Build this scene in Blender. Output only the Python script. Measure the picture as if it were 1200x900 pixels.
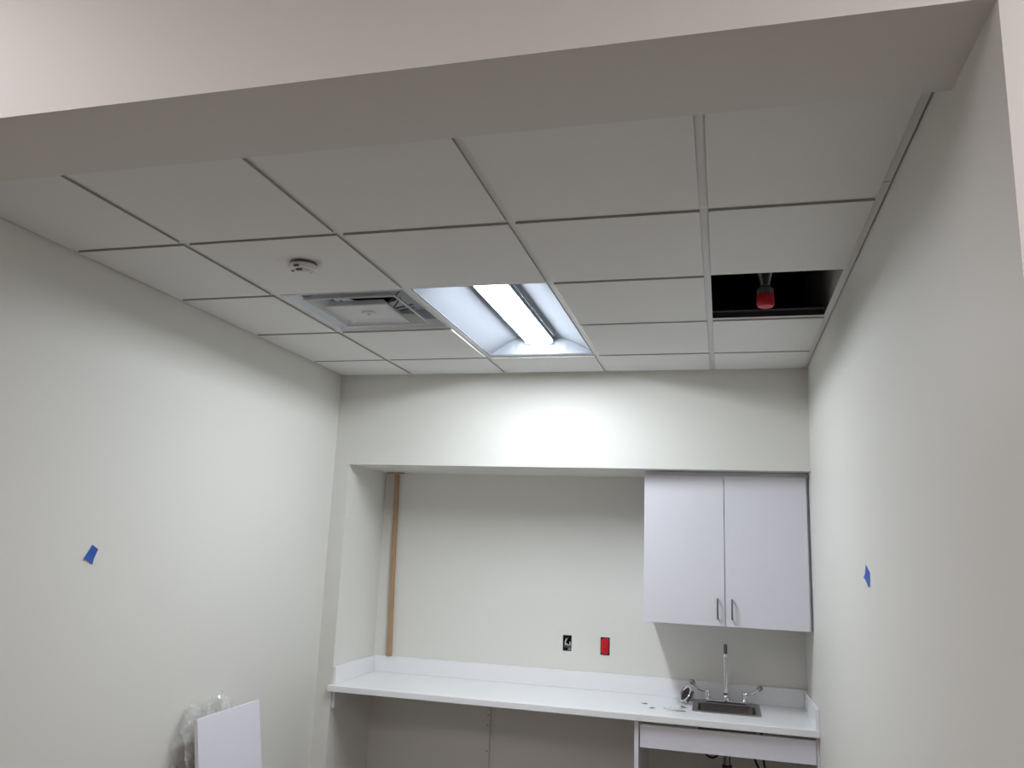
import bpy, bmesh, math, random
from mathutils import Vector, Matrix, noise
random.seed(7)
for o in list(bpy.data.objects): bpy.data.objects.remove(o)
S = bpy.context.scene
COL = S.collection

# ------------------------------------------------------------------ camera
H = 2.75                                   # suspended ceiling height
F_PX, YAW, PIT, ROLL = 928.5163, -0.2624, 0.1972, 0.0403
fwd = Vector((math.sin(YAW)*math.cos(PIT), math.cos(YAW)*math.cos(PIT), math.sin(PIT)))
rt = Vector((math.cos(YAW), -math.sin(YAW), 0)); up = rt.cross(fwd)
r2 = math.cos(ROLL)*rt + math.sin(ROLL)*up; u2 = -math.sin(ROLL)*rt + math.cos(ROLL)*up
cam = bpy.data.cameras.new('camera'); camo = bpy.data.objects.new('camera', cam); COL.objects.link(camo)
cam.sensor_width = 36; cam.lens = F_PX/1200*36; cam.clip_start = 0.02
M4 = Matrix.Identity(4)
for i in range(3):
    M4[i][0] = r2[i]; M4[i][1] = u2[i]; M4[i][2] = -fwd[i]
M4[0][3], M4[1][3], M4[2][3] = 0.9542, -4.5549, 1.7349
camo.matrix_world = M4
S.camera = camo

# ------------------------------------------------------------------ light, world, exposure
LENS_STRENGTH = 65.0                       # room troffer (cool white)
LENS_COLOR = (0.93, 0.99, 1.06)
HALL_STRENGTH = 18.5                        # hall ceiling panels (warm white)
HALL_COLOR = (1.0, 0.915, 0.945)
w = bpy.data.worlds.new('world'); S.world = w; w.use_nodes = True
w.node_tree.nodes['Background'].inputs[0].default_value = (0.5, 0.5, 0.5, 1)
w.node_tree.nodes['Background'].inputs[1].default_value = 0.02
S.view_settings.view_transform = 'Standard'; S.view_settings.look = 'None'
S.view_settings.gamma = 1; S.view_settings.use_curve_mapping = False
S.view_settings.exposure = 0.0

# ------------------------------------------------------------------ materials
def mat(name, col, rough=0.5, metal=0.0, bump=None, var=None, spec=0.5, emit=None, alpha=None):
    """bump=(scale,strength) ; var=(scale,amount) subtle colour variation"""
    m = bpy.data.materials.new(name); m.use_nodes = True
    nt = m.node_tree; b = nt.nodes['Principled BSDF']
    b.inputs['Base Color'].default_value = (*col, 1); b.inputs['Roughness'].default_value = rough
    b.inputs['Metallic'].default_value = metal; b.inputs['Specular IOR Level'].default_value = spec
    if alpha is not None: b.inputs['Alpha'].default_value = alpha
    if emit:
        b.inputs['Emission Color'].default_value = (*emit[0], 1); b.inputs['Emission Strength'].default_value = emit[1]
    if bump or var:
        tc = nt.nodes.new('ShaderNodeTexCoord')
    if bump:
        n = nt.nodes.new('ShaderNodeTexNoise'); n.inputs['Scale'].default_value = bump[0]; n.inputs['Detail'].default_value = 3
        bp = nt.nodes.new('ShaderNodeBump'); bp.inputs['Strength'].default_value = bump[1]; bp.inputs['Distance'].default_value = 0.002
        nt.links.new(tc.outputs['Object'], n.inputs['Vector']); nt.links.new(n.outputs['Fac'], bp.inputs['Height'])
        nt.links.new(bp.outputs['Normal'], b.inputs['Normal'])
    if var:
        n = nt.nodes.new('ShaderNodeTexNoise'); n.inputs['Scale'].default_value = var[0]; n.inputs['Detail'].default_value = 4
        mx = nt.nodes.new('ShaderNodeMix'); mx.data_type = 'RGBA'
        k = var[1]
        mx.inputs['A'].default_value = (*[c*(1-k) for c in col], 1); mx.inputs['B'].default_value = (*[min(1, c*(1+k)) for c in col], 1)
        nt.links.new(tc.outputs['Object'], n.inputs['Vector']); nt.links.new(n.outputs['Fac'], mx.inputs['Factor'])
        nt.links.new(mx.outputs['Result'], b.inputs['Base Color'])
    return m
M = {}
M['wall'] = mat('wall_paint', (0.78, 0.775, 0.725), 0.55, bump=(260, 0.12), var=(1.3, 0.012), spec=0.35)
M['hall'] = mat('hall_paint', (0.45, 0.43, 0.40), 0.6, bump=(260, 0.1), spec=0.3)
M['tile'] = mat('ceiling_tile_white', (0.86, 0.86, 0.85), 0.9, bump=(420, 0.35), var=(600, 0.03), spec=0.1)
M['grid'] = mat('grid_white_steel', (0.80, 0.80, 0.79), 0.45)
M['galv'] = mat('galvanised_steel', (0.30, 0.31, 0.33), 0.4, 0.8, var=(30, 0.2))
M['deck'] = mat('deck_shade_black', (0.02, 0.02, 0.023), 0.8, var=(3, 0.3))  # near-black colour stands in for the unlit dark of the plenum
M['floor'] = mat('floor_concrete', (0.10, 0.072, 0.048), 0.6, bump=(40, 0.1), var=(2, 0.1))
M['lam'] = mat('white_laminate', (0.80, 0.79, 0.855), 0.38, bump=(500, 0.05), var=(2, 0.008))
M['lam_edge'] = mat('laminate_edge', (0.78, 0.77, 0.80), 0.4, bump=(300, 0.03))
M['counter'] = mat('solid_surface_white', (0.90, 0.905, 0.915), 0.28, var=(5, 0.01), bump=(700, 0.03))
M['steel'] = mat('stainless_steel', (0.42, 0.41, 0.40), 0.32, 1.0, bump=(300, 0.05))
M['chrome'] = mat('chrome', (0.75, 0.76, 0.78), 0.07, 1.0, var=(8, 0.03))
M['nickel'] = mat('brushed_nickel', (0.24, 0.24, 0.25), 0.3, 1.0, bump=(600, 0.1))
M['black'] = mat('black_rubber', (0.012, 0.012, 0.013), 0.5, bump=(200, 0.1))
M['tape'] = mat('blue_tape', (0.010, 0.085, 0.44), 0.6, bump=(500, 0.4), var=(120, 0.12))
M['red'] = mat('red_plastic', (0.62, 0.012, 0.02), 0.3, var=(40, 0.1))
M['tileedge'] = mat('ceiling_tile_edge_shade', (0.42, 0.415, 0.40), 0.95, bump=(300, 0.3), spec=0.05)  # side faces darkened to stand in for shade in the tile reveals
M['zinc'] = mat('zinc_plated', (0.62, 0.64, 0.64), 0.35, 0.35, var=(30, 0.1))
M['basin'] = mat('dull_steel', (0.20, 0.19, 0.18), 0.38, 0.9, bump=(200, 0.05))
M['plenum'] = mat('plenum_shade_black', (0.02, 0.02, 0.023), 0.9, var=(3, 0.2))
M['redcap'] = mat('red_cap_plastic', (0.60, 0.01, 0.025), 0.4, var=(40, 0.1))
M['dkgrey'] = mat('dark_grey_plastic', (0.10, 0.10, 0.105), 0.5, bump=(200, 0.1))
M['plastic'] = mat('white_plastic', (0.72, 0.73, 0.74), 0.35, bump=(200, 0.02))
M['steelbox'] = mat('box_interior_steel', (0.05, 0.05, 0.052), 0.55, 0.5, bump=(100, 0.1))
M['diffmetal'] = mat('diffuser_white_metal', (0.66, 0.67, 0.68), 0.28, bump=(200, 0.03))
M['diffinner'] = mat('diffuser_inner_metal', (0.68, 0.71, 0.77), 0.25, 0.25, bump=(9, 0.5))
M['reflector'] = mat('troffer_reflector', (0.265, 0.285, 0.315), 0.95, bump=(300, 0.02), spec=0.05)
M['lens'] = mat('troffer_lens', (0.9, 0.9, 0.9), 0.4, emit=(LENS_COLOR, LENS_STRENGTH))
M['halllens'] = mat('hall_light_lens', (0.9, 0.9, 0.9), 0.4, emit=(HALL_COLOR, HALL_STRENGTH))
M['wirewhite'] = mat('white_wire', (0.7, 0.7, 0.68), 0.4, var=(50, 0.05))

def wood_mat():
    m = mat('raw_wood', (0.42, 0.27, 0.14), 0.65)
    nt = m.node_tree; b = nt.nodes['Principled BSDF']
    tc = nt.nodes.new('ShaderNodeTexCoord'); mp = nt.nodes.new('ShaderNodeMapping'); mp.inputs['Scale'].default_value = (60, 60, 2.5)
    n = nt.nodes.new('ShaderNodeTexNoise'); n.inputs['Scale'].default_value = 1.5; n.inputs['Detail'].default_value = 5
    cr = nt.nodes.new('ShaderNodeValToRGB')
    cr.color_ramp.elements[0].color = (0.30, 0.18, 0.085, 1); cr.color_ramp.elements[1].color = (0.56, 0.39, 0.22, 1)
    nt.links.new(tc.outputs['Object'], mp.inputs[0]); nt.links.new(mp.outputs[0], n.inputs['Vector'])
    nt.links.new(n.outputs['Fac'], cr.inputs[0]); nt.links.new(cr.outputs[0], b.inputs['Base Color'])
    return m
M['wood'] = wood_mat()

def film_mat():
    m = bpy.data.materials.new('clear_film'); m.use_nodes = True; nt = m.node_tree
    b = nt.nodes['Principled BSDF']; b.inputs['Base Color'].default_value = (0.78, 0.78, 0.75, 1)
    b.inputs['Roughness'].default_value = 0.12; b.inputs['Specular IOR Level'].default_value = 0.9
    tc = nt.nodes.new('ShaderNodeTexCoord'); n = nt.nodes.new('ShaderNodeTexNoise'); n.inputs['Scale'].default_value = 18
    mr = nt.nodes.new('ShaderNodeMapRange'); mr.inputs['From Min'].default_value = 0.35; mr.inputs['From Max'].default_value = 0.7
    mr.inputs['To Min'].default_value = 0.10; mr.inputs['To Max'].default_value = 0.45
    nt.links.new(tc.outputs['Object'], n.inputs['Vector']); nt.links.new(n.outputs['Fac'], mr.inputs['Value'])
    nt.links.new(mr.outputs[0], b.inputs['Alpha'])
    return m
M['film'] = film_mat()

# ------------------------------------------------------------------ mesh helpers
def box(bm, x0, x1, y0, y1, z0, z1):
    v = [bm.verts.new((x, y, z)) for x in (x0, x1) for y in (y0, y1) for z in (z0, z1)]
    for f in ((0, 1, 3, 2), (4, 6, 7, 5), (0, 4, 5, 1), (2, 3, 7, 6), (0, 2, 6, 4), (1, 5, 7, 3)):
        bm.faces.new([v[i] for i in f])
    return v
def quad(bm, *ps): return bm.faces.new([bm.verts.new(p) for p in ps])
def tube(bm, path, radii, n=12, caps=True, squash=None):
    """swept circle; radii one number or a list"""
    path = [Vector(p) for p in path]
    if not isinstance(radii, (list, tuple)): radii = [radii]*len(path)
    rings = []; nrm = None
    for i, p in enumerate(path):
        t = (path[min(i+1, len(path)-1)] - path[max(i-1, 0)])
        if t.length < 1e-9: t = Vector((0, 0, 1))
        t.normalize()
        if nrm is None:
            a = Vector((1, 0, 0)) if abs(t.x) < 0.8 else Vector((0, 1, 0)); nrm = (a - t*a.dot(t)).normalized()
        else:
            nrm = nrm - t*nrm.dot(t)
            nrm = nrm.normalized() if nrm.length > 1e-6 else t.orthogonal().normalized()
        bn = t.cross(nrm); s = squash[i] if squash else 1
        rings.append([bm.verts.new(p + radii[i]*(math.cos(k*math.tau/n)*nrm + s*math.sin(k*math.tau/n)*bn)) for k in range(n)])
    for a, b in zip(rings, rings[1:]):
        for k in range(n): bm.faces.new((a[k], a[(k+1) % n], b[(k+1) % n], b[k]))
    if caps:
        bm.faces.new(rings[0][::-1]); bm.faces.new(rings[-1])
def lathe(bm, prof, c=(0, 0, 0), n=32, mtx=None):
    """prof: list of (r,z) spun around z at c"""
    rings = []
    for r, z in prof:
        if r < 1e-6: rings.append([bm.verts.new((c[0], c[1], c[2]+z))])
        else: rings.append([bm.verts.new((c[0]+r*math.cos(k*math.tau/n), c[1]+r*math.sin(k*math.tau/n), c[2]+z)) for k in range(n)])
    for a, b in zip(rings, rings[1:]):
        for k in range(n):
            if len(a) == 1 and len(b) == 1: break
            if len(a) == 1: bm.faces.new((a[0], b[k], b[(k+1) % n]))
            elif len(b) == 1: bm.faces.new((a[k], a[(k+1) % n], b[0]))
            else: bm.faces.new((a[k], a[(k+1) % n], b[(k+1) % n], b[k]))
def grid_slab(bm, xs, ys, z0, z1, holes, axis='z'):
    """slab cut into cells by xs, ys with the cells in holes left out. axis z: slab lies in xy; axis y: (xs, zs) wall from y=z0..z1"""
    nx, ny = len(xs)-1, len(ys)-1
    P = (lambda a, b, c: (a, b, c)) if axis == 'z' else (lambda a, b, c: (a, c, b))
    vt = {}
    def V(i, j, k):
        if (i, j, k) not in vt: vt[(i, j, k)] = bm.verts.new(P(xs[i], ys[j], (z0, z1)[k]))
        return vt[(i, j, k)]
    solid = lambda i, j: 0 <= i < nx and 0 <= j < ny and (i, j) not in holes
    for i in range(nx):
        for j in range(ny):
            if not solid(i, j): continue
            bm.faces.new((V(i, j, 1), V(i+1, j, 1), V(i+1, j+1, 1), V(i, j+1, 1)))
            bm.faces.new((V(i, j, 0), V(i, j+1, 0), V(i+1, j+1, 0), V(i+1, j, 0)))
            for (di, dj, a, b) in ((-1, 0, (0, 0), (0, 1)), (1, 0, (1, 1), (1, 0)), (0, -1, (1, 0), (0, 0)), (0, 1, (0, 1), (1, 1))):
                if not solid(i+di, j+dj):
                    bm.faces.new((V(i+a[0], j+a[1], 0), V(i+b[0], j+b[1], 0), V(i+b[0], j+b[1], 1), V(i+a[0], j+a[1], 1)))
def obj(name, bm, m, parent=None, smooth=False, bevel=0, loc=None, rot=None, segs=2, angle=40):
    bmesh.ops.recalc_face_normals(bm, faces=bm.faces[:])
    me = bpy.data.meshes.new(name); bm.to_mesh(me); bm.free()
    me.materials.append(M[m])
    o = bpy.data.objects.new(name, me); COL.objects.link(o)
    if parent: o.parent = parent
    if loc: o.location = loc
    if rot: o.rotation_euler = rot
    if smooth:
        me.polygons.foreach_set('use_smooth', [True]*len(me.polygons))
        me.set_sharp_from_angle(angle=math.radians(angle))
    if bevel:
        md = o.modifiers.new('bevel', 'BEVEL'); md.width = bevel; md.segments = segs; md.limit_method = 'ANGLE'
    return o
def bx(name, m, dims, parent=None, bevel=0):
    bm = bmesh.new(); box(bm, *dims); return obj(name, bm, m, parent, bevel=bevel)
def tag(o, label=None, cat=None, group=None, kind=None):
    if label: o['label'] = label
    if cat: o['category'] = cat
    if group: o['group'] = group
    if kind: o['kind'] = kind
    return o
def thing(name, loc=(0, 0, 0), **k):
    o = bpy.data.objects.new(name, None); COL.objects.link(o); o.location = loc; o.empty_display_size = 0.1
    return tag(o, **k)
def struct(o, label=None):
    return tag(o, label=label, kind='structure')

# ------------------------------------------------------------------ dimensions
L, R = -1.4074, 1.420            # left / right wall faces
JL, D = -1.3053, 0.5825          # niche left side, niche back
ZS = 2.176                       # niche soffit
HF, HB, HZ = -3.198, -2.909, 2.679   # header front, back, underside
DECK = 3.75
WT = 0.12
ZC = 0.864                       # counter top
T = 0.6096; R1 = 0.4166
C0 = -0.9109
CX = [C0, C0+T, C0+2*T, 0.9120]
RY = [-R1 - k*T for k in range(5)]

# ------------------------------------------------------------------ the setting
struct(bx('floor', 'floor', (-4, 4, -7.5, D+0.1, -0.08, 0)), 'dark concrete floor')
struct(bx('wall_left', 'wall', (L-WT, L, HB, D+0.1, 0, DECK)), 'off-white painted wall with blue tape and a leaning board')
struct(bx('wall_right', 'wall', (R, R+WT, HB, D+0.1, 0, DECK)), 'off-white painted wall beside the sink')
bm = bmesh.new()
box(bm, L, R, 0, D+0.1, ZS, H+.04); box(bm, L, JL, 0, D+0.1, 0, ZS)
struct(obj('wall_back', bm, 'wall'), 'painted bulkhead wall above and beside the counter niche')
# niche back wall with two cut-outs for electrical boxes
EB = (-0.026, 0.030, 1.080, 1.176); RB = (0.212, 0.270, 1.072, 1.178)
bm = bmesh.new()
xs = [JL, EB[0], EB[1], RB[0], RB[1], R]; zs = [0, RB[2], EB[2], EB[3], RB[3], ZS]
grid_slab(bm, xs, zs, D, D+0.1, {(1, 2), (3, 1), (3, 2), (3, 3)}, axis='y')
struct(obj('wall_niche', bm, 'wall'), 'painted back wall of the counter niche with box cut-outs')
# front wall: header over the opening, jambs to both sides
bm = bmesh.new()
box(bm, -4, 4, HF, HB, HZ, DECK); box(bm, R, 4, HF, HB, 0, HZ); box(bm, -4, L, HF, HB, 0, HZ)
struct(obj('wall_front', bm, 'wall'), 'painted header and jambs of the wide opening')
bm = bmesh.new(); box(bm, L-WT, R+WT, HB, D+0.1, DECK, DECK+0.1)
struct(obj('ceiling_deck', bm, 'deck'), 'structural deck above the suspended ceiling, coloured near black as plenum shade')
bm = bmesh.new(); box(bm, L, R, .05, D+.1, H+.0405, DECK); struct(obj('wall_plenum', bm, 'deck'), 'wall above the suspended ceiling, coloured near black as plenum shade')
# hall in front of the opening, behind the photographer
HC = 3.5
bm = bmesh.new()
box(bm, -4, 4, -7.6, -7.5, 0, HC); box(bm, -4.1, -4, -7.6, HF, 0, HC); box(bm, 4, 4.1, -7.6, HF, 0, HC)
struct(obj('wall_hall', bm, 'hall'), 'painted walls of the hall in front of the opening')
bm = bmesh.new(); box(bm, -4, 4, -7.6, HF, HC, HC+0.1)
struct(obj('ceiling_hall', bm, 'hall'), 'white ceiling of the hall')

def hall_light(x, y, label):
    t = thing('hall_light', (x, y, HC), label=label, cat='ceiling light', group='ceiling lights in the hall'); t.rotation_euler = (0, 0, math.pi/2)
    bm = bmesh.new(); grid_slab(bm, [-1.21, -1.18, 1.18, 1.21], [-.31, -.28, .28, .31], -.02, 0, {(1, 1)}); obj('frame', bm, 'grid', t)
    bm = bmesh.new(); box(bm, -1.18, 1.18, -.28, .28, -.012, -.002); obj('diffuser_panel', bm, 'halllens', t)
hall_light(-1.7, -5.0, 'long hall ceiling light panel on the leaning-board side')
hall_light(2.5, -5.1, 'long hall ceiling light panel on the sink side')

# ------------------------------------------------------------------ suspended ceiling
ceil = thing('ceiling', (0, 0, H)); struct(ceil, 'suspended white tile ceiling with one tile missing')
ZT = -0.0090      # tile face below the grid flange (tegular edge)
tile_mesh = {}
def tile_obj(x0, x1, y0, y1):
    """tegular tile between grid centre lines"""
    k = (round(x1-x0, 3), round(y1-y0, 3))
    a, b = (x1-x0)/2, (y1-y0)/2
    if k not in tile_mesh:
        bm = bmesh.new(); g = 0.0125; e = 0.004
        rings = [(a-g-.001, b-g-.001, ZT), (a-g, b-g, ZT+.001), (a-g, b-g, .0016), (a-e, b-e, .0016), (a-e, b-e, .017)]
        rr = [[bm.verts.new((sx*p, sy*q, z)) for sx, sy in ((-1, -1), (1, -1), (1, 1), (-1, 1))] for p, q, z in rings]
        for u, v in zip(rr, rr[1:]):
            for i in range(4): bm.faces.new((u[i], u[(i+1) % 4], v[(i+1) % 4], v[i]))
        bm.faces.new(rr[0][::-1]); bm.faces.new(rr[-1])
        bmesh.ops.recalc_face_normals(bm, faces=bm.faces[:])
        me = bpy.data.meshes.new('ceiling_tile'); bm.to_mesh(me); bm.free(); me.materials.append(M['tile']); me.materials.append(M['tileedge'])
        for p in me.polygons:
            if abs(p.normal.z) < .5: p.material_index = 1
        tile_mesh[k] = me
    o = bpy.data.objects.new('ceiling_tile', tile_mesh[k]); COL.objects.link(o); o.parent = ceil
    o.location = ((x0+x1)/2, (y0+y1)/2, random.uniform(0, .0006)); return o
XE = [L+0.012] + CX + [R-0.016]
YE = [-0.012] + RY + [HB+0.004]
for i in range(5):
    for j in range(6):
        if (i, j) == (4, 2): continue                 # missing tile
        if i == 2 and j in (1, 2): continue           # troffer
        if (i, j) == (1, 2): continue                 # air diffuser
        if j == 5: continue
        tile_obj(XE[i], XE[i+1], YE[j+1], YE[j])
def tee(x0, x1, y0, y1, name):
    """inverted T with flange 24 mm, web 36 mm, bulb on top"""
    bm = bmesh.new()
    if x1 - x0 > y1 - y0:
        c = (y0+y1)/2; box(bm, x0, x1, c-.012, c+.012, 0, .0012); box(bm, x0, x1, c-.0006, c+.0006, .0012, .036); box(bm, x0, x1, c-.003, c+.003, .030, .038)
    else:
        c = (x0+x1)/2; box(bm, c-.012, c+.012, y0, y1, 0, .0012); box(bm, c-.0006, c+.0006, y0, y1, .0012, .036); box(bm, c-.003, c+.003, y0, y1, .030, .038)
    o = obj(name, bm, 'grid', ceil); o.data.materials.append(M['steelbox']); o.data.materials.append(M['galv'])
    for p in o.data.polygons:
        if p.center.z > .002: p.material_index = 2 if p.center.z > .0295 else 1  # webs coloured near black to imitate lack of light in the plenum
    return o
for x in CX:
    if x > .9:      # this main tee is spliced just past a cross tee
        ys_ = RY[3]+0.02
        tee(x-.012, x+.012, HB+.003, RY[3]-.014, 'main_tee'); tee(x-.012, x+.012, RY[3]-.0125, -.003, 'main_tee')
    else: tee(x-.012, x+.012, HB+.003, -.003, 'main_tee')
for j, y in enumerate(RY):
    for i in range(5):
        if i == 2 and j == 1: continue
        x0 = (XE[i] + .0125) if i else L+.004; x1 = (XE[i+1]-.0125) if i < 4 else R-.028
        tee(x0, x1, y-.012, y+.012, 'cross_tee')
def angle(x0, x1, y0, y1, wall):
    bm = bmesh.new(); box(bm, x0, x1, y0, y1, -.0005, .0010)
    if wall == 'l': box(bm, x0, x0+.001, y0, y1, .001, .024)
    if wall == 'r': box(bm, x1-.001, x1, y0, y1, .001, .024)
    if wall == 'b': box(bm, x0, x1, y1-.001, y1, .001, .024)
    obj('wall_angle', bm, 'grid', ceil)
angle(L+.0015, L+.024, HB+.003, -.003, 'l')
yj = -2.34
angle(R-.030, R-.0045, HB+.003, yj-.0025, 'r'); angle(R-.030, R-.0045, yj+.0025, -.003, 'r')
angle(L+.025, R-.031, -.024, -.0015, 'b')

# ------------------------------------------------------------------ troffer light
TX, TY = (CX[1]+CX[2])/2, (RY[0]+RY[2])/2
HW, HL = T/2-.0135, T-.0135
tro = thing('troffer_light', (TX, TY, H), label='glowing rectangular recessed troffer light with a rounded central lens', cat='ceiling light')
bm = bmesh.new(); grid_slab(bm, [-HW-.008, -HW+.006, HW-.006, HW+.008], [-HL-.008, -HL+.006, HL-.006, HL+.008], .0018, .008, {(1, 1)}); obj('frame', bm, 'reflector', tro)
LZ, LW, LL = .085, .076, HL-.058
def wing(s):
    bm = bmesh.new(); n = 10; prev = None
    for k in range(n+1):
        a = k/n; x = s*(HW-.006 - a*(HW-.006-LW)); z = .004 + LZ*math.sin(a*math.pi/2)
        cur = [bm.verts.new((x, -HL+.006, z)), bm.verts.new((x, HL-.006, z))]
        if prev: bm.faces.new((prev[0], prev[1], cur[1], cur[0]))
        prev = cur
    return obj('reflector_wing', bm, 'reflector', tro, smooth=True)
wing(-1); wing(1)
bm = bmesh.new(); n = 14; prev = None     # rounded lens, closed ends
ring = []
for yy in (-LL, -LL+.012, LL-.012, LL):
    row = []
    for k in range(n+1):
        a = math.pi*k/n; s = 0.82 if abs(yy) == LL else 1
        row.append(bm.verts.new((-LW*math.cos(a)*(.5+.5*s), yy, .004+LZ - .052*s*math.sin(a)**0.8)))
    ring.append(row)
for a, b in zip(ring, ring[1:]):
    for k in range(n): bm.faces.new((a[k], a[k+1], b[k+1], b[k]))
bm.faces.new(ring[0]); bm.faces.new(ring[-1][::-1])
obj('lens', bm, 'lens', tro, smooth=True)
for s in (-1, 1):                          # added opaque strips that block light from the lens sides and ends
    bm = bmesh.new(); xa, xb = sorted((s*(LW+.001), s*(LW+.004))); box(bm, xa, xb, -LL-.004, LL+.004, .064, .088); obj('side_light_block', bm, 'reflector', tro)
    bm = bmesh.new(); ya, yb = sorted((s*(LL+.001), s*(LL+.004))); box(bm, -LW, LW, ya, yb, .050, .088); obj('end_light_block', bm, 'reflector', tro)
for s in (-1, 1):                          # sloped end plates
    bm = bmesh.new(); n = 12; lo = []; hi = []
    for k in range(n+1):
        a = -1+2*k/n; x = a*(HW-.008)
        d = (HW-.006-abs(x))/(HW-.006-LW); z = .004+LZ*math.sin(min(1, d)*math.pi/2)
        lo.append(bm.verts.new((x, s*(HL-.008), .004))); hi.append(bm.verts.new((x, s*(HL-.008-.046*min(1, d)), z)))
    for k in range(n): bm.faces.new((lo[k], lo[k+1], hi[k+1], hi[k]))
    obj('end_plate', bm, 'reflector', tro)
bm = bmesh.new(); grid_slab(bm, [-HW, -HW+.002, HW-.002, HW], [-HL, -HL+.002, HL-.002, HL], .0085, .11, {(1, 1)}); box(bm, -HW, HW, -HL, HL, .11, .113)
obj('housing', bm, 'galv', tro)

# ------------------------------------------------------------------ air diffuser
DX, DY = (CX[0]+CX[1])/2, (RY[1]+RY[2])/2
dif = thing('air_diffuser', (DX, DY, H), label='square white metal supply air diffuser with nested louver rings', cat='air vent')
a0 = T/2-.005
def square_rings(bm, prof, cap=False):
    rr = [[bm.verts.new((sx*p, sy*p, z)) for sx, sy in ((-1, -1), (1, -1), (1, 1), (-1, 1))] for p, z in prof]
    for u, v in zip(rr, rr[1:]):
        for i in range(4): bm.faces.new((u[i], u[(i+1) % 4], v[(i+1) % 4], v[i]))
    if cap: bm.faces.new(rr[-1])
bm = bmesh.new(); square_rings(bm, [(a0, .0030), (a0, .0016), (.290, .0016), (.288, -.003), (.283, -.003), (.281, 0.001)]); obj('frame', bm, 'diffmetal', dif)
bm = bmesh.new(); square_rings(bm, [(.281, .001), (.250, .030), (.235, .075)])
obj('cone', bm, 'diffinner', dif)
bm = bmesh.new(); n = 40                                  # top sheet with a round neck
ri = [bm.verts.new((.125*math.cos(k*math.tau/n), .125*math.sin(k*math.tau/n), .078)) for k in range(n)]
ro = []
for k in range(n):
    c, s = math.cos(k*math.tau/n), math.sin(k*math.tau/n); f = .235/max(abs(c), abs(s)); ro.append(bm.verts.new((f*c, f*s, .075)))
for k in range(n): bm.faces.new((ri[k], ri[(k+1) % n], ro[(k+1) % n], ro[k]))
obj('top_plate', bm, 'diffinner', dif)
bm = bmesh.new(); lathe(bm, [(.125, .078), (.125, .30), (0, .30)], n=40); obj('duct_neck', bm, 'black', dif, smooth=True)
def louver(w0, z0, w1, z1, name):
    bm = bmesh.new()
    square_rings(bm, [(w0, z0), (w0, z0-.005), (w0-.005, z0-.005), (w0-.007, z0), (w1, z1), (w1-.002, z1+.001), (w0-.004, z0+.004), (w0, z0)])
    return obj(name, bm, 'diffmetal', dif)
louver(.217, .001, .178, .036, 'louver_ring')
bm = bmesh.new(); square_rings(bm, [(.122, .016), (.143, -.008), (.143, -.015), (.139, -.015), (.136, -.011), (.100, -.004)], cap=True)
plq = obj('center_plate', bm, 'diffmetal', dif)
bm = bmesh.new(); lathe(bm, [(0, -.017), (.008, -.017), (.010, -.012), (.030, -.011), (.036, -.005), (.036, -.0042)], n=28); obj('boss', bm, 'diffmetal', plq, smooth=True)
for sx in (-1, 1):                                        # wire hangers inside
    bm = bmesh.new()
    tube(bm, [(sx*.19, -.10, .06), (sx*.12, -.06, .02), (sx*.15, 0, .06), (sx*.10, .04, .022), (sx*.17, .10, .06)], .0035, 6); obj('hanger_wire', bm, 'dkgrey', dif)
bm = bmesh.new(); tube(bm, [(-.15, .17, .066), (-.06, .12, .03), (0, .17, .066), (.07, .12, .03), (.15, .17, .066)], .0035, 6); obj('hanger_wire', bm, 'dkgrey', dif)

# ------------------------------------------------------------------ smoke detector
sd = thing('smoke_detector', (-.568, -2.0, H+ZT), label='round white smoke detector mounted on a ceiling tile', cat='detector')
bm = bmesh.new(); lathe(bm, [(0, 0), (.050, 0), (.051, -.004), (.050, -.010), (0, -.010)]); obj('base', bm, 'dkgrey', sd, smooth=True)  # dark grey stands in for the shadow gap against the tile
bm = bmesh.new(); lathe(bm, [(.050, -.010), (.054, -.013), (.054, -.020), (.049, -.028), (.036, -.030), (.034, -.027), (.030, -.027), (.028, -.033), (.020, -.037), (0, -.038)]); obj('cover', bm, 'plastic', sd, smooth=True)
bm = bmesh.new(); lathe(bm, [(0, -.0315), (.006, -.0315), (.006, -.028)], (-.040, -.006, 0), 12); obj('test_button', bm, 'black', sd)
bm = bmesh.new(); box(bm, -.012, .010, -.030, -.012, -.0365, -.030); obj('sensor_slot', bm, 'dkgrey', sd)
bm = bmesh.new(); box(bm, -.010, .010, -.0535, -.047, -.030, -.022); obj('latch', bm, 'dkgrey', sd)

# ------------------------------------------------------------------ sprinkler drop in the open bay
SX, SY = 1.141, -1.21
sp = thing('sprinkler_head', (SX, SY, H+.002), label='capped sprinkler head with red protective cap in the missing tile opening', cat='sprinkler')
bm = bmesh.new(); lathe(bm, [(0, -.012), (.012, -.012), (.031, -.008), (.037, .002), (.035, .036), (.034, .042), (0, .042)]); obj('red_cap', bm, 'redcap', sp, smooth=True)
bm = bmesh.new(); lathe(bm, [(.0345, .042), (.0345, .066), (.030, .070), (.014, .070), (.014, .078), (0, .078)]); obj('collar', bm, 'galv', sp, smooth=True)
bm = bmesh.new(); lathe(bm, [(.013, .078), (.020, .080), (.020, .105), (.013, .108), (.013, .55), (.017, .56), (.017, .6)], n=20); obj('drop_pipe', bm, 'galv', sp, smooth=True)
for s in (-1, 1):
    bm = bmesh.new()
    tube(bm, [(s*.012, -.015, .085), (s*.020, -.016, .125), (s*.034, -.016, .20), (s*.036, -.016, .40)], [.005, .007, .009, .009], 8); obj('bracket_arm', bm, 'zinc', sp)
bm = bmesh.new(); tube(bm, [(-.25, 0, .6), (.27, 0, .6)], .022, 16); obj('branch_pipe', bm, 'galv', sp, smooth=True)
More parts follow.
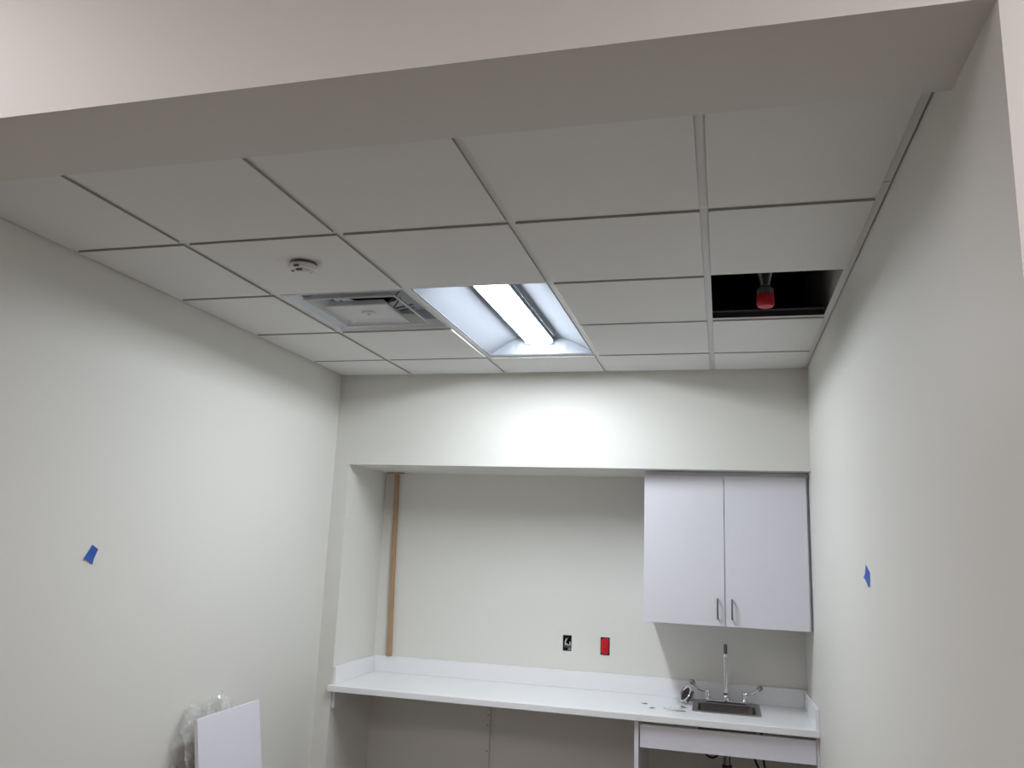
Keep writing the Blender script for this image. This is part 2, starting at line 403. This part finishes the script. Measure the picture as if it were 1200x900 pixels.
# pipe running across the plenum
bm = bmesh.new(); tube(bm, [(L+.005, -.75, 3.20), (R-.005, -.75, 3.20)], .055, 20)
tag(obj('plenum_pipe', bm, 'galv', smooth=True), 'grey steel pipe crossing the dark space above the missing tile', 'pipe')

# ------------------------------------------------------------------ upper cabinet
CF = 0.10
cab = thing('wall_cabinet', (0, 0, 0), label='white two-door wall cabinet hung above the sink', cat='cabinet')
bm = bmesh.new()
cx0, cx1, cz0, cz1 = .522, 1.404, 1.330, 2.150
box(bm, cx0, cx0+.018, CF+.0215, D-.002, cz0, cz1); box(bm, cx1-.018, cx1, CF+.0215, D-.002, cz0, cz1)
box(bm, cx0+.018, cx1-.018, CF+.0215, D-.002, cz0, cz0+.018); box(bm, cx0+.018, cx1-.018, CF+.0215, D-.002, cz1-.018, cz1)
box(bm, cx0+.018, cx1-.018, D-.010, D-.002, cz0+.018, cz1-.018)
obj('body', bm, 'lam', cab)
bx('scribe_filler', 'lam', (cx1+.0005, R-.001, CF+.035, CF+.050, cz0, cz1), cab)
bx('top_filler', 'lam', (cx0, R-.001, CF+.035, CF+.050, cz1+.0005, ZS-.002), cab)
def cab_door(x0, x1, hx):
    d = bx('door', 'lam', (x0, x1, CF, CF+.020, cz0, cz1-.001), cab, bevel=.0012)
    bm = bmesh.new(); z0, z1, y = 1.372, 1.474, CF-.030
    pts = [(hx, CF, z0), (hx, y+.006, z0), (hx, y+.0015, z0+.0015), (hx, y, z0+.006), (hx, y, z1-.006), (hx, y+.0015, z1-.0015), (hx, y+.006, z1), (hx, CF, z1)]
    tube(bm, pts, .0050, 10); obj('handle', bm, 'nickel', d, smooth=True)
cab_door(cx0, .9635, .925); cab_door(.9668, cx1, 1.0015)

# ------------------------------------------------------------------ countertop
ct = thing('countertop', (0, 0, ZC), label='long white solid-surface countertop with backsplash along the niche', cat='countertop')
bm = bmesh.new()
sx0, sx1, sy0, sy1 = .795, 1.135, .195, .525
grid_slab(bm, [JL+.001, sx0, sx1, R-.001], [.0005, sy0, sy1, D-.001], -.035, 0, {(1, 1)})
box(bm, JL-.013, R-.001, -.032, -.0003, -.035, 0)
bmesh.ops.remove_doubles(bm, verts=bm.verts[:], dist=1e-5)
obj('slab', bm, 'counter', ct, bevel=.003)
bx('backsplash', 'counter', (JL+.0205, R-.0205, D-.020, D-.001, .0003, .1016), ct, bevel=.002)
bx('side_splash', 'counter', (JL+.001, JL+.020, .002, D-.001, .0003, .1016), ct, bevel=.002)
bx('side_splash', 'counter', (R-.020, R-.001, -.026, D-.001, .0003, .1016), ct, bevel=.002)
tag(bx('support_cleat', 'lam_edge', (JL+.001, JL+.020, .012, .50, .730, ZC-.0355), bevel=.001), 'short white cleat holding up the counter end at the niche side', 'support')
cl = thing('wall_cleat', (-.488, D, 0), label='narrow painted batten screwed upright to the wall under the counter', cat='batten')
bx('batten', 'wall', (-.012, .012, -.020, -.001, 0, ZC-.036), cl, bevel=.001)
for z in (.66, .60, .45):
    bm = bmesh.new(); lathe(bm, [(0, .0), (.004, 0), (.004, .002), (0, .002)], n=10); o = obj('screw', bm, 'dkgrey', cl, loc=(0, -.020, z), rot=(math.pi/2, 0, 0))
tag(bx('gable_panel', 'lam', (.486, .509, .001, D-.002, 0, ZC-.0355), bevel=.001), 'upright white panel supporting the counter left of the sink', 'panel')
tag(bx('apron_panel', 'lam', (.5165, 1.402, .001, .020, .693, .809), bevel=.001), 'long white apron board under the counter in front of the sink', 'panel')
bm = bmesh.new(); box(bm, 1.404, R-.0008, .006, .12, 0, ZC-.036)
tag(obj('filler_strip', bm, 'lam_edge'), 'narrow filler strip between apron board and painted wall', 'trim')

# ------------------------------------------------------------------ sink
sk = thing('sink', (0, 0, ZC), label='small stainless steel drop-in bar sink', cat='sink')
ox0, ox1, oy0, oy1 = .780, 1.150, .182, .548
ix0, ix1, iy0, iy1 = .808, 1.122, .207, .462
def rrect(x0, x1, y0, y1, r, n=5):
    p = []
    for cx, cy, a in ((x1-r, y1-r, 0), (x0+r, y1-r, 90), (x0+r, y0+r, 180), (x1-r, y0+r, 270)):
        for k in range(n+1):
            t = math.radians(a+90*k/n); p.append((cx+r*math.cos(t), cy+r*math.sin(t)))
    return p
def loft(bm, loops, cap=False):
    rr = [[bm.verts.new((x, y, z)) for x, y in pts] for pts, z in loops]
    for u, v in zip(rr, rr[1:]):
        n = len(u)
        for i in range(n): bm.faces.new((u[i], u[(i+1) % n], v[(i+1) % n], v[i]))
    if cap: bm.faces.new(rr[-1])
bm = bmesh.new()
loft(bm, [(rrect(ox0, ox1, oy0, oy1, .02), .0006), (rrect(ox0+.001, ox1-.001, oy0+.001, oy1-.001, .02), .005), (rrect(ox0+.007, ox1-.007, oy0+.007, oy1-.007, .02), .006),
          (rrect(ox0+.010, ox1-.010, oy0+.010, oy1-.010, .02), .004), (rrect(ix0-.004, ix1+.004, iy0-.004, iy1+.004, .036), .004), (rrect(ix0, ix1, iy0, iy1, .034), .0005)])
obj('rim', bm, 'steel', sk, smooth=True)
bm = bmesh.new()
loft(bm, [(rrect(ix0, ix1, iy0, iy1, .034), .0005), (rrect(ix0+.004, ix1-.004, iy0+.004, iy1-.004, .034), -.11), (rrect(ix0+.03, ix1-.03, iy0+.03, iy1-.03, .03), -.132), (rrect(.93, 1.0, .30, .37, .034), -.138)], cap=True)
obj('basin', bm, 'basin', sk, smooth=True, angle=60)
bm = bmesh.new(); lathe(bm, [(.040, -.134), (.038, -.132), (.030, -.134), (0, -.136)], (.965, .335, 0), 24); obj('drain', bm, 'chrome', sk, smooth=True)

# ------------------------------------------------------------------ faucet
FZ = ZC+.004
fa = thing('faucet', (.964, .497, FZ), label='chrome gooseneck faucet with two wrist-blade handles', cat='faucet')
bm = bmesh.new(); loft(bm, [(rrect(-.125, .125, -.024, .024, .023), .0003), (rrect(-.125, .125, -.024, .024, .023), .010), (rrect(-.118, .118, -.018, .018, .017), .017)], cap=True); obj('deck_plate', bm, 'chrome', fa, smooth=True)
bm = bmesh.new(); lathe(bm, [(.023, .016), (.022, .030), (.016, .036), (.014, .050), (.017, .055), (.017, .062), (.012, .070), (0, .070)], n=20); obj('spout_base', bm, 'chrome', fa, smooth=True)
bm = bmesh.new(); path = [(0, 0, .068), (0, 0, .12), (0, 0, .18), (0, 0, .255)]
ra = .065
for k in range(1, 15):
    a = math.radians(k*155/14); path.append((0, -ra+ra*math.cos(a), .262+ra*math.sin(a)))
tube(bm, path[:10], .0105, 12); sp_ = obj('spout', bm, 'chrome', fa, smooth=True)
bm = bmesh.new(); tube(bm, path[9:], .0108, 12); obj('spout_tip_reflection', bm, 'nickel', sp_, smooth=True)  # darker metal imitates chrome reflecting the dark hall and ceiling
e = path[-1]; bm = bmesh.new(); lathe(bm, [(.0105, .004), (.013, 0), (.013, -.018), (.011, -.020), (0, -.018)], (e[0], e[1], e[2]-.004), 16); obj('aerator', bm, 'chrome', sp_, smooth=True)
for s in (-1, 1):
    hx = s*.104
    bm = bmesh.new(); lathe(bm, [(.020, .016), (.018, .026), (.012, .032), (.011, .050), (.013, .052), (.013, .064), (.009, .068), (0, .069)], (hx, 0, 0), 20); v = obj('valve_body', bm, 'chrome', fa, smooth=True)
    bm = bmesh.new()
    if s < 0: pts = [(hx, 0, .060), (hx-.025, -.004, .060), (hx-.050, -.010, .068), (hx-.072, -.016, .085), (hx-.086, -.020, .104)]
    else: pts = [(hx, 0, .060), (hx+.025, -.006, .058), (hx+.048, -.014, .063), (hx+.066, -.022, .080), (hx+.084, -.028, .099)]
    tube(bm, pts, [.0078, .0078, .0085, .010, .011], 10, squash=[1, 1, .9, .7, .6]); h = obj('wrist_handle', bm, 'chrome', v, smooth=True)
    bm = bmesh.new(); bmesh.ops.create_uvsphere(bm, u_segments=14, v_segments=8, radius=.019)
    for q in bm.verts: q.co = Vector((q.co.x, q.co.y*.45, q.co.z*.8))
    obj('blade_end', bm, 'nickel', h, smooth=True, loc=pts[-1], rot=(0, s*-.6, 0))

# loose strainer lying left of the sink
st = thing('sink_strainer', (.752, .40, ZC+.0445), label='loose chrome basket strainer lying on the counter beside the sink', cat='strainer')
rr_ = Vector((-.66, -.42, .45)).normalized().to_track_quat('Z', 'Y').to_matrix().to_4x4()
def sobj(name, prof, m, n=28):
    bm = bmesh.new(); lathe(bm, prof, n=n); bmesh.ops.transform(bm, matrix=rr_ @ Matrix.Scale(1.12, 4), verts=bm.verts[:]); return obj(name, bm, m, st, smooth=True)
sobj('flange', [(.034, .016), (.044, .018), (.045, .020), (.043, .022), (.036, .021), (.033, .016)], 'chrome')
sobj('cup', [(.034, .016), (.031, .000), (.026, -.014), (.012, -.018), (0, -.018), (.012, -.016), (.025, -.012), (.030, .001), (.0335, .016)], 'dkgrey')
sobj('lock_nut', [(.030, -.004), (.037, -.005), (.037, -.014), (.028, -.016)], 'chrome', 8)
sobj('tailpiece', [(.014, -.017), (.017, -.020), (.017, -.034), (.014, -.034), (.014, -.02)], 'chrome')

# scraps on the counter
def scrap(name, x, y, lx, ly, h, m, label, cat, rot=0):
    bm = bmesh.new(); nx, ny = 9, 5; g = []
    for i in range(nx+1):
        row = []
        for j in range(ny+1):
            u, v = i/nx-.5, j/ny-.5
            wz = abs(noise.noise(Vector((u*5+x*9, v*5+y*7, 3))))*h*2+.0006
            row.append(bm.verts.new((u*lx*(1+.3*noise.noise(Vector((v*4, x*8, 1)))), v*ly*(1+.5*noise.noise(Vector((u*4, y*5, 2)))), wz)))
        g.append(row)
    for i in range(nx):
        for j in range(ny):
            if (i in (0, nx-1) and j in (0, ny-1)): continue
            bm.faces.new((g[i][j], g[i+1][j], g[i+1][j+1], g[i][j+1]))
    for vv in [q for q in bm.verts if not q.link_faces]: bm.verts.remove(vv)
    zmin = min(q.co.z for q in bm.verts)
    for q in bm.verts: q.co.z -= zmin - .0008
    o = obj(name, bm, m, loc=(x, y, ZC), rot=(0, 0, rot)); sm = o.modifiers.new('thick', 'SOLIDIFY'); sm.thickness = .0006; sm.offset = 0
    return tag(o, label, cat)
scrap('film_scrap', .685, .165, .115, .070, .010, 'film', 'crumpled strip of clear film on the counter in front of the strainer', 'scrap', .1)
scrap('metal_scrap', .722, .150, .055, .018, .005, 'galv', 'flat grey metal scrap at the edge of the clear film', 'scrap', -.05)
scrap('packing_scrap', .735, .270, .035, .030, .008, 'galv', 'small grey packing scrap right by the lying strainer', 'scrap', .5)
scrap('paper_scrap', .566, .165, .030, .020, .004, 'nickel', 'tiny grey crumb on bare counter, closer to the counter edge', 'scrap', .3)
scrap('paper_scrap', .515, .275, .030, .018, .004, 'nickel', 'tiny grey crumb on bare counter, closer to the backsplash', 'scrap', -.4)

# ------------------------------------------------------------------ plumbing below the sink
dp = thing('drain_pipe', (.965, .335, 0), label='steel and black drain pipe hanging below the sink', cat='pipe')
bm = bmesh.new(); lathe(bm, [(.045, .700), (.045, .718), (.022, .716), (.019, .66), (.019, .52), (0, .52)], n=20); obj('tailpiece', bm, 'nickel', dp, smooth=True)
bm = bmesh.new(); lathe(bm, [(.027, .535), (.027, .57), (.0195, .572)], n=20); obj('slip_nut', bm, 'black', dp, smooth=True)
bm = bmesh.new(); tube(bm, [(0, 0, .53), (0, 0, .45), (0, .03, .41), (0, .07, .41), (0, .09, .45), (0, .12, .47), (0, .24, .47)], .018, 14); obj('trap', bm, 'black', dp, smooth=True)
def hose(pts, label, r=.006):
    bm = bmesh.new(); P = [Vector(p) for p in pts]; out = []
    for i in range(len(P)-1):
        p0, p1, p2, p3 = P[max(i-1, 0)], P[i], P[i+1], P[min(i+2, len(P)-1)]
        for k in range(8):
            t = k/8; out.append(.5*((2*p1)+(p2-p0)*t+(2*p0-5*p1+4*p2-p3)*t*t+(3*p1-p0-3*p2+p3)*t**3))
    out.append(P[-1]); tube(bm, out, r, 8); tag(obj('supply_hose', bm, 'black', smooth=True), label, 'hose')
hose([(.858, .505, .820), (.835, .505, .74), (.822, .49, .655), (.840, .48, .592), (.880, .48, .568), (.920, .48, .592), (.936, .49, .655), (.930, .51, .76)], 'black supply hose drooping in a loop left of the drain pipe')
hose([(1.066, .497, .827), (1.085, .46, .74), (1.100, .42, .665), (1.112, .40, .61), (1.145, .40, .54), (1.20, .42, .46)], 'black supply hose slanting down to the right of the drain pipe')
hose([(1.150, .36, .80), (1.155, .33, .68), (1.160, .32, .61), (1.170, .32, .54), (1.175, .33, .44)], 'black hose hanging between slanting hose and painted wall')

# ------------------------------------------------------------------ electrical boxes
eb = thing('outlet_box', (EB[0]+.028, D, (EB[2]+EB[3])/2), label='open black electrical box with loose wires cut into the niche wall', cat='electrical box')
bm = bmesh.new(); a, b = .0272, .0472
box(bm, -a, a, .062, .064, -b, b); box(bm, -a, -a+.002, .001, .062, -b, b); box(bm, a-.002, a, .001, .062, -b, b); box(bm, -a+.002, a-.002, .001, .062, -b, -b+.002); box(bm, -a+.002, a-.002, .001, .062, b-.002, b)
obj('box_shell', bm, 'steelbox', eb)
bm = bmesh.new(); tube(bm, [(-.018, .05, .030), (-.012, .025, .022), (-.016, .012, .000), (.004, .010, -.014), (.016, .014, -.010), (.012, .03, .004)], .0042, 8); obj('wire', bm, 'wirewhite', eb, smooth=True)
bm = bmesh.new(); tube(bm, [(.0, .05, .034), (-.004, .025, .024), (-.012, .010, .010), (-.016, .012, -.014)], .003, 8); obj('wire', bm, 'wirewhite', eb, smooth=True)
bm = bmesh.new(); box(bm, -.023, .024, .006, .020, -.027, -.014); obj('wire_clamp', bm, 'nickel', eb, bevel=.001)
bm = bmesh.new(); box(bm, .004, .024, .004, .016, -.046, -.030); obj('box_tab', bm, 'galv', eb, bevel=.001)
rb = thing('red_outlet', (RB[0]+.029, D, (RB[2]+RB[3])/2), label='red electrical receptacle without cover plate on the niche wall', cat='outlet')
bm = bmesh.new(); a, b = .0282, .0522
box(bm, -a, a, .062, .064, -b, b); box(bm, -a, -a+.002, .001, .062, -b, b); box(bm, a-.002, a, .001, .062, -b, b); box(bm, -a+.002, a-.002, .001, .062, -b, -b+.002); box(bm, -a+.002, a-.002, .001, .062, b-.002, b)
obj('box_shell', bm, 'steelbox', rb)
def rr_xz(w_, h_, r, y): return [(x, y, z) for x, z in rrect(-w_, w_, -h_, h_, r)]
bm = bmesh.new()
for z0 in (0,):
    loops = [rr_xz(.023, .047, .016, .03), rr_xz(.023, .047, .016, -.008), rr_xz(.017, .041, .011, -.014)]
    rs = [[bm.verts.new(p) for p in lp] for lp in loops]
    for u, v in zip(rs, rs[1:]):
        n = len(u)
        for i in range(n): bm.faces.new((u[i], u[(i+1) % n], v[(i+1) % n], v[i]))
    bm.faces.new(rs[-1])
body = obj('receptacle_body', bm, 'red', rb, smooth=True)
for s in (-1, 1):
    bm = bmesh.new(); loops = [rr_xz(.0160, .0145, .008, -.0135), rr_xz(.0160, .0145, .008, -.018), rr_xz(.0150, .0135, .007, -.019)]
    rs = [[bm.verts.new(p) for p in lp] for lp in loops]
    for u, v in zip(rs, rs[1:]):
        n = len(u)
        for i in range(n): bm.faces.new((u[i], u[(i+1) % n], v[(i+1) % n], v[i]))
    bm.faces.new(rs[-1]); f_ = obj('receptacle_face', bm, 'red', body, smooth=True, loc=(0, 0, s*.0195))
    for sx in (-1, 1):
        bx('slot', 'black', (sx*.006-.001, sx*.006+.001, -.0193, -.0189, -.002, .006), f_)
bm = bmesh.new(); lathe(bm, [(0, 0), (.003, 0), (.003, .002), (0, .002)], n=10); obj('screw', bm, 'chrome', rb, loc=(0, -.0138, 0), rot=(math.pi/2, 0, 0))

# ------------------------------------------------------------------ wood strip in the niche corner
ws = thing('wood_strip', (-1.184, .558, ZC+.103), label='thin raw wood strip standing upright in the niche corner', cat='wood strip')
bm = bmesh.new(); v = box(bm, -.015, .011, -.012, .020, .0, 1.198)
for q in v:
    if q.co.z > 1: q.co.x -= .030; q.co.x = -.033 + (q.co.x+.033)*.75; 
obj('batten', bm, 'wood', ws, bevel=.001)
bm = bmesh.new(); box(bm, -.092, .035, -.036, -.016, 1.199, 1.2085); obj('top_shim', bm, 'wood', ws)

# ------------------------------------------------------------------ blue tape
def tape2(top0, top1, bot1, bot0, x, nx, label):
    bm = bmesh.new(); n, m_ = 6, 8; g = []
    for j in range(m_+1):
        t = j/m_; row = []
        for i in range(n+1):
            s = i/n
            y = (top0[0]*(1-s)+top1[0]*s)*(1-t)+(bot0[0]*(1-s)+bot1[0]*s)*t
            z = (top0[1]*(1-s)+top1[1]*s)*(1-t)+(bot0[1]*(1-s)+bot1[1]*s)*t
            if j == m_: z += .0045*math.sin(s*math.pi*1.4)
            row.append(bm.verts.new((x+nx*(.0006+.004*max(0, t-.55)**2*5), y, z)))
        g.append(row)
    for j in range(m_):
        for i in range(n): bm.faces.new((g[j][i], g[j][i+1], g[j+1][i+1], g[j+1][i]))
    o = obj('painters_tape', bm, 'tape'); s = o.modifiers.new('thick', 'SOLIDIFY'); s.thickness = .0004; s.offset = 0
    return tag(o, label, 'tape', 'blue tape pieces')
tape2((-1.932, 1.662), (-1.898, 1.645), (-1.921, 1.592), (-1.970, 1.604), L, 1, 'piece of blue tape on the wall above the leaning board')
tape2((-1.612, 1.710), (-1.684, 1.684), (-1.674, 1.640), (-1.578, 1.664), R, -1, 'piece of blue tape on the wall beside the cabinet')

# ------------------------------------------------------------------ leaning board and plastic wrap
lb = bx('leaning_board', 'lam', (-.019, 0, -1.29, -.797, 0, .922), bevel=.0012)
lean = math.atan2(.15, .91)
lb.location = (-1.15, 0, .0032); lb.rotation_euler = (0, -lean, 0)
tag(lb, 'white laminate board leaning upright by the painted wall', 'board')

def film():
    bm = bmesh.new(); ny, nt = 46, 70; g = []
    def top(y):
        pts = [(-1.375, .80), (-1.34, .875), (-1.29, .915), (-1.235, .975), (-1.19, .955), (-1.13, .960), (-1.07, .955), (-1.02, .975), (-.97, .945), (-.92, .905), (-.87, .86)]
        for (a, za), (b, zb) in zip(pts, pts[1:]):
            if a <= y <= b: return za+(zb-za)*(y-a)/(b-a)
        return .8
    for i in range(ny+1):
        y = -1.318+(-.872+1.318)*i/ny; row = []; zt = top(y)
        for k in range(nt+1):
            t = -1+2*k/nt                 # -1 foot of the front layer, 0 fold, 1 foot of the back layer
            d = abs(t); z = zt*(1-d)**.8 if d < 1 else 0
            gap = min(1, d*9)
            lean_x = -1.15-.019-.15*(z/.91)   # board back face
            xf = max(lean_x-.030, -1.366); xb = -1.392
            x = (xf if t < 0 else xb)*gap + (xf+xb)/2*(1-gap)
            p = Vector((y*9, z*9, 4+t*2))
            c1 = abs(noise.noise(p*1.0)); c2 = abs(noise.noise(p*2.3+Vector((5, 1, 2)))); c3 = noise.noise(p*.6+Vector((1, 9, 4)))
            a = .024*c1+.018*c2-.010+.012*abs(noise.noise(p*5.1))
            x += (a if t < 0 else -a*.3)*.9
            yy = y+.016*c3*(1-d*.4)+.016*noise.noise(p*2.6)
            z2 = z+(.020*noise.noise(p*1.7+Vector((7, 7, 7)))+.012*noise.noise(p*4.3) if z > .05 else 0)
            lim = -1.15-.022-.15*(max(z2, 0)/.91)
            if yy > -1.30: x = min(x, lim-.003)
            x = max(-1.4050, x); row.append(bm.verts.new((x, yy, max(.001, z2))))
        g.append(row)
    for i in range(ny):
        for k in range(nt): bm.faces.new((g[i][k], g[i+1][k], g[i+1][k+1], g[i][k+1]))
    bmesh.ops.triangulate(bm, faces=bm.faces[:])
    o = obj('plastic_wrap', bm, 'film')
    return tag(o, 'crumpled clear plastic wrap bunched behind the leaning board', 'plastic wrap')
film()
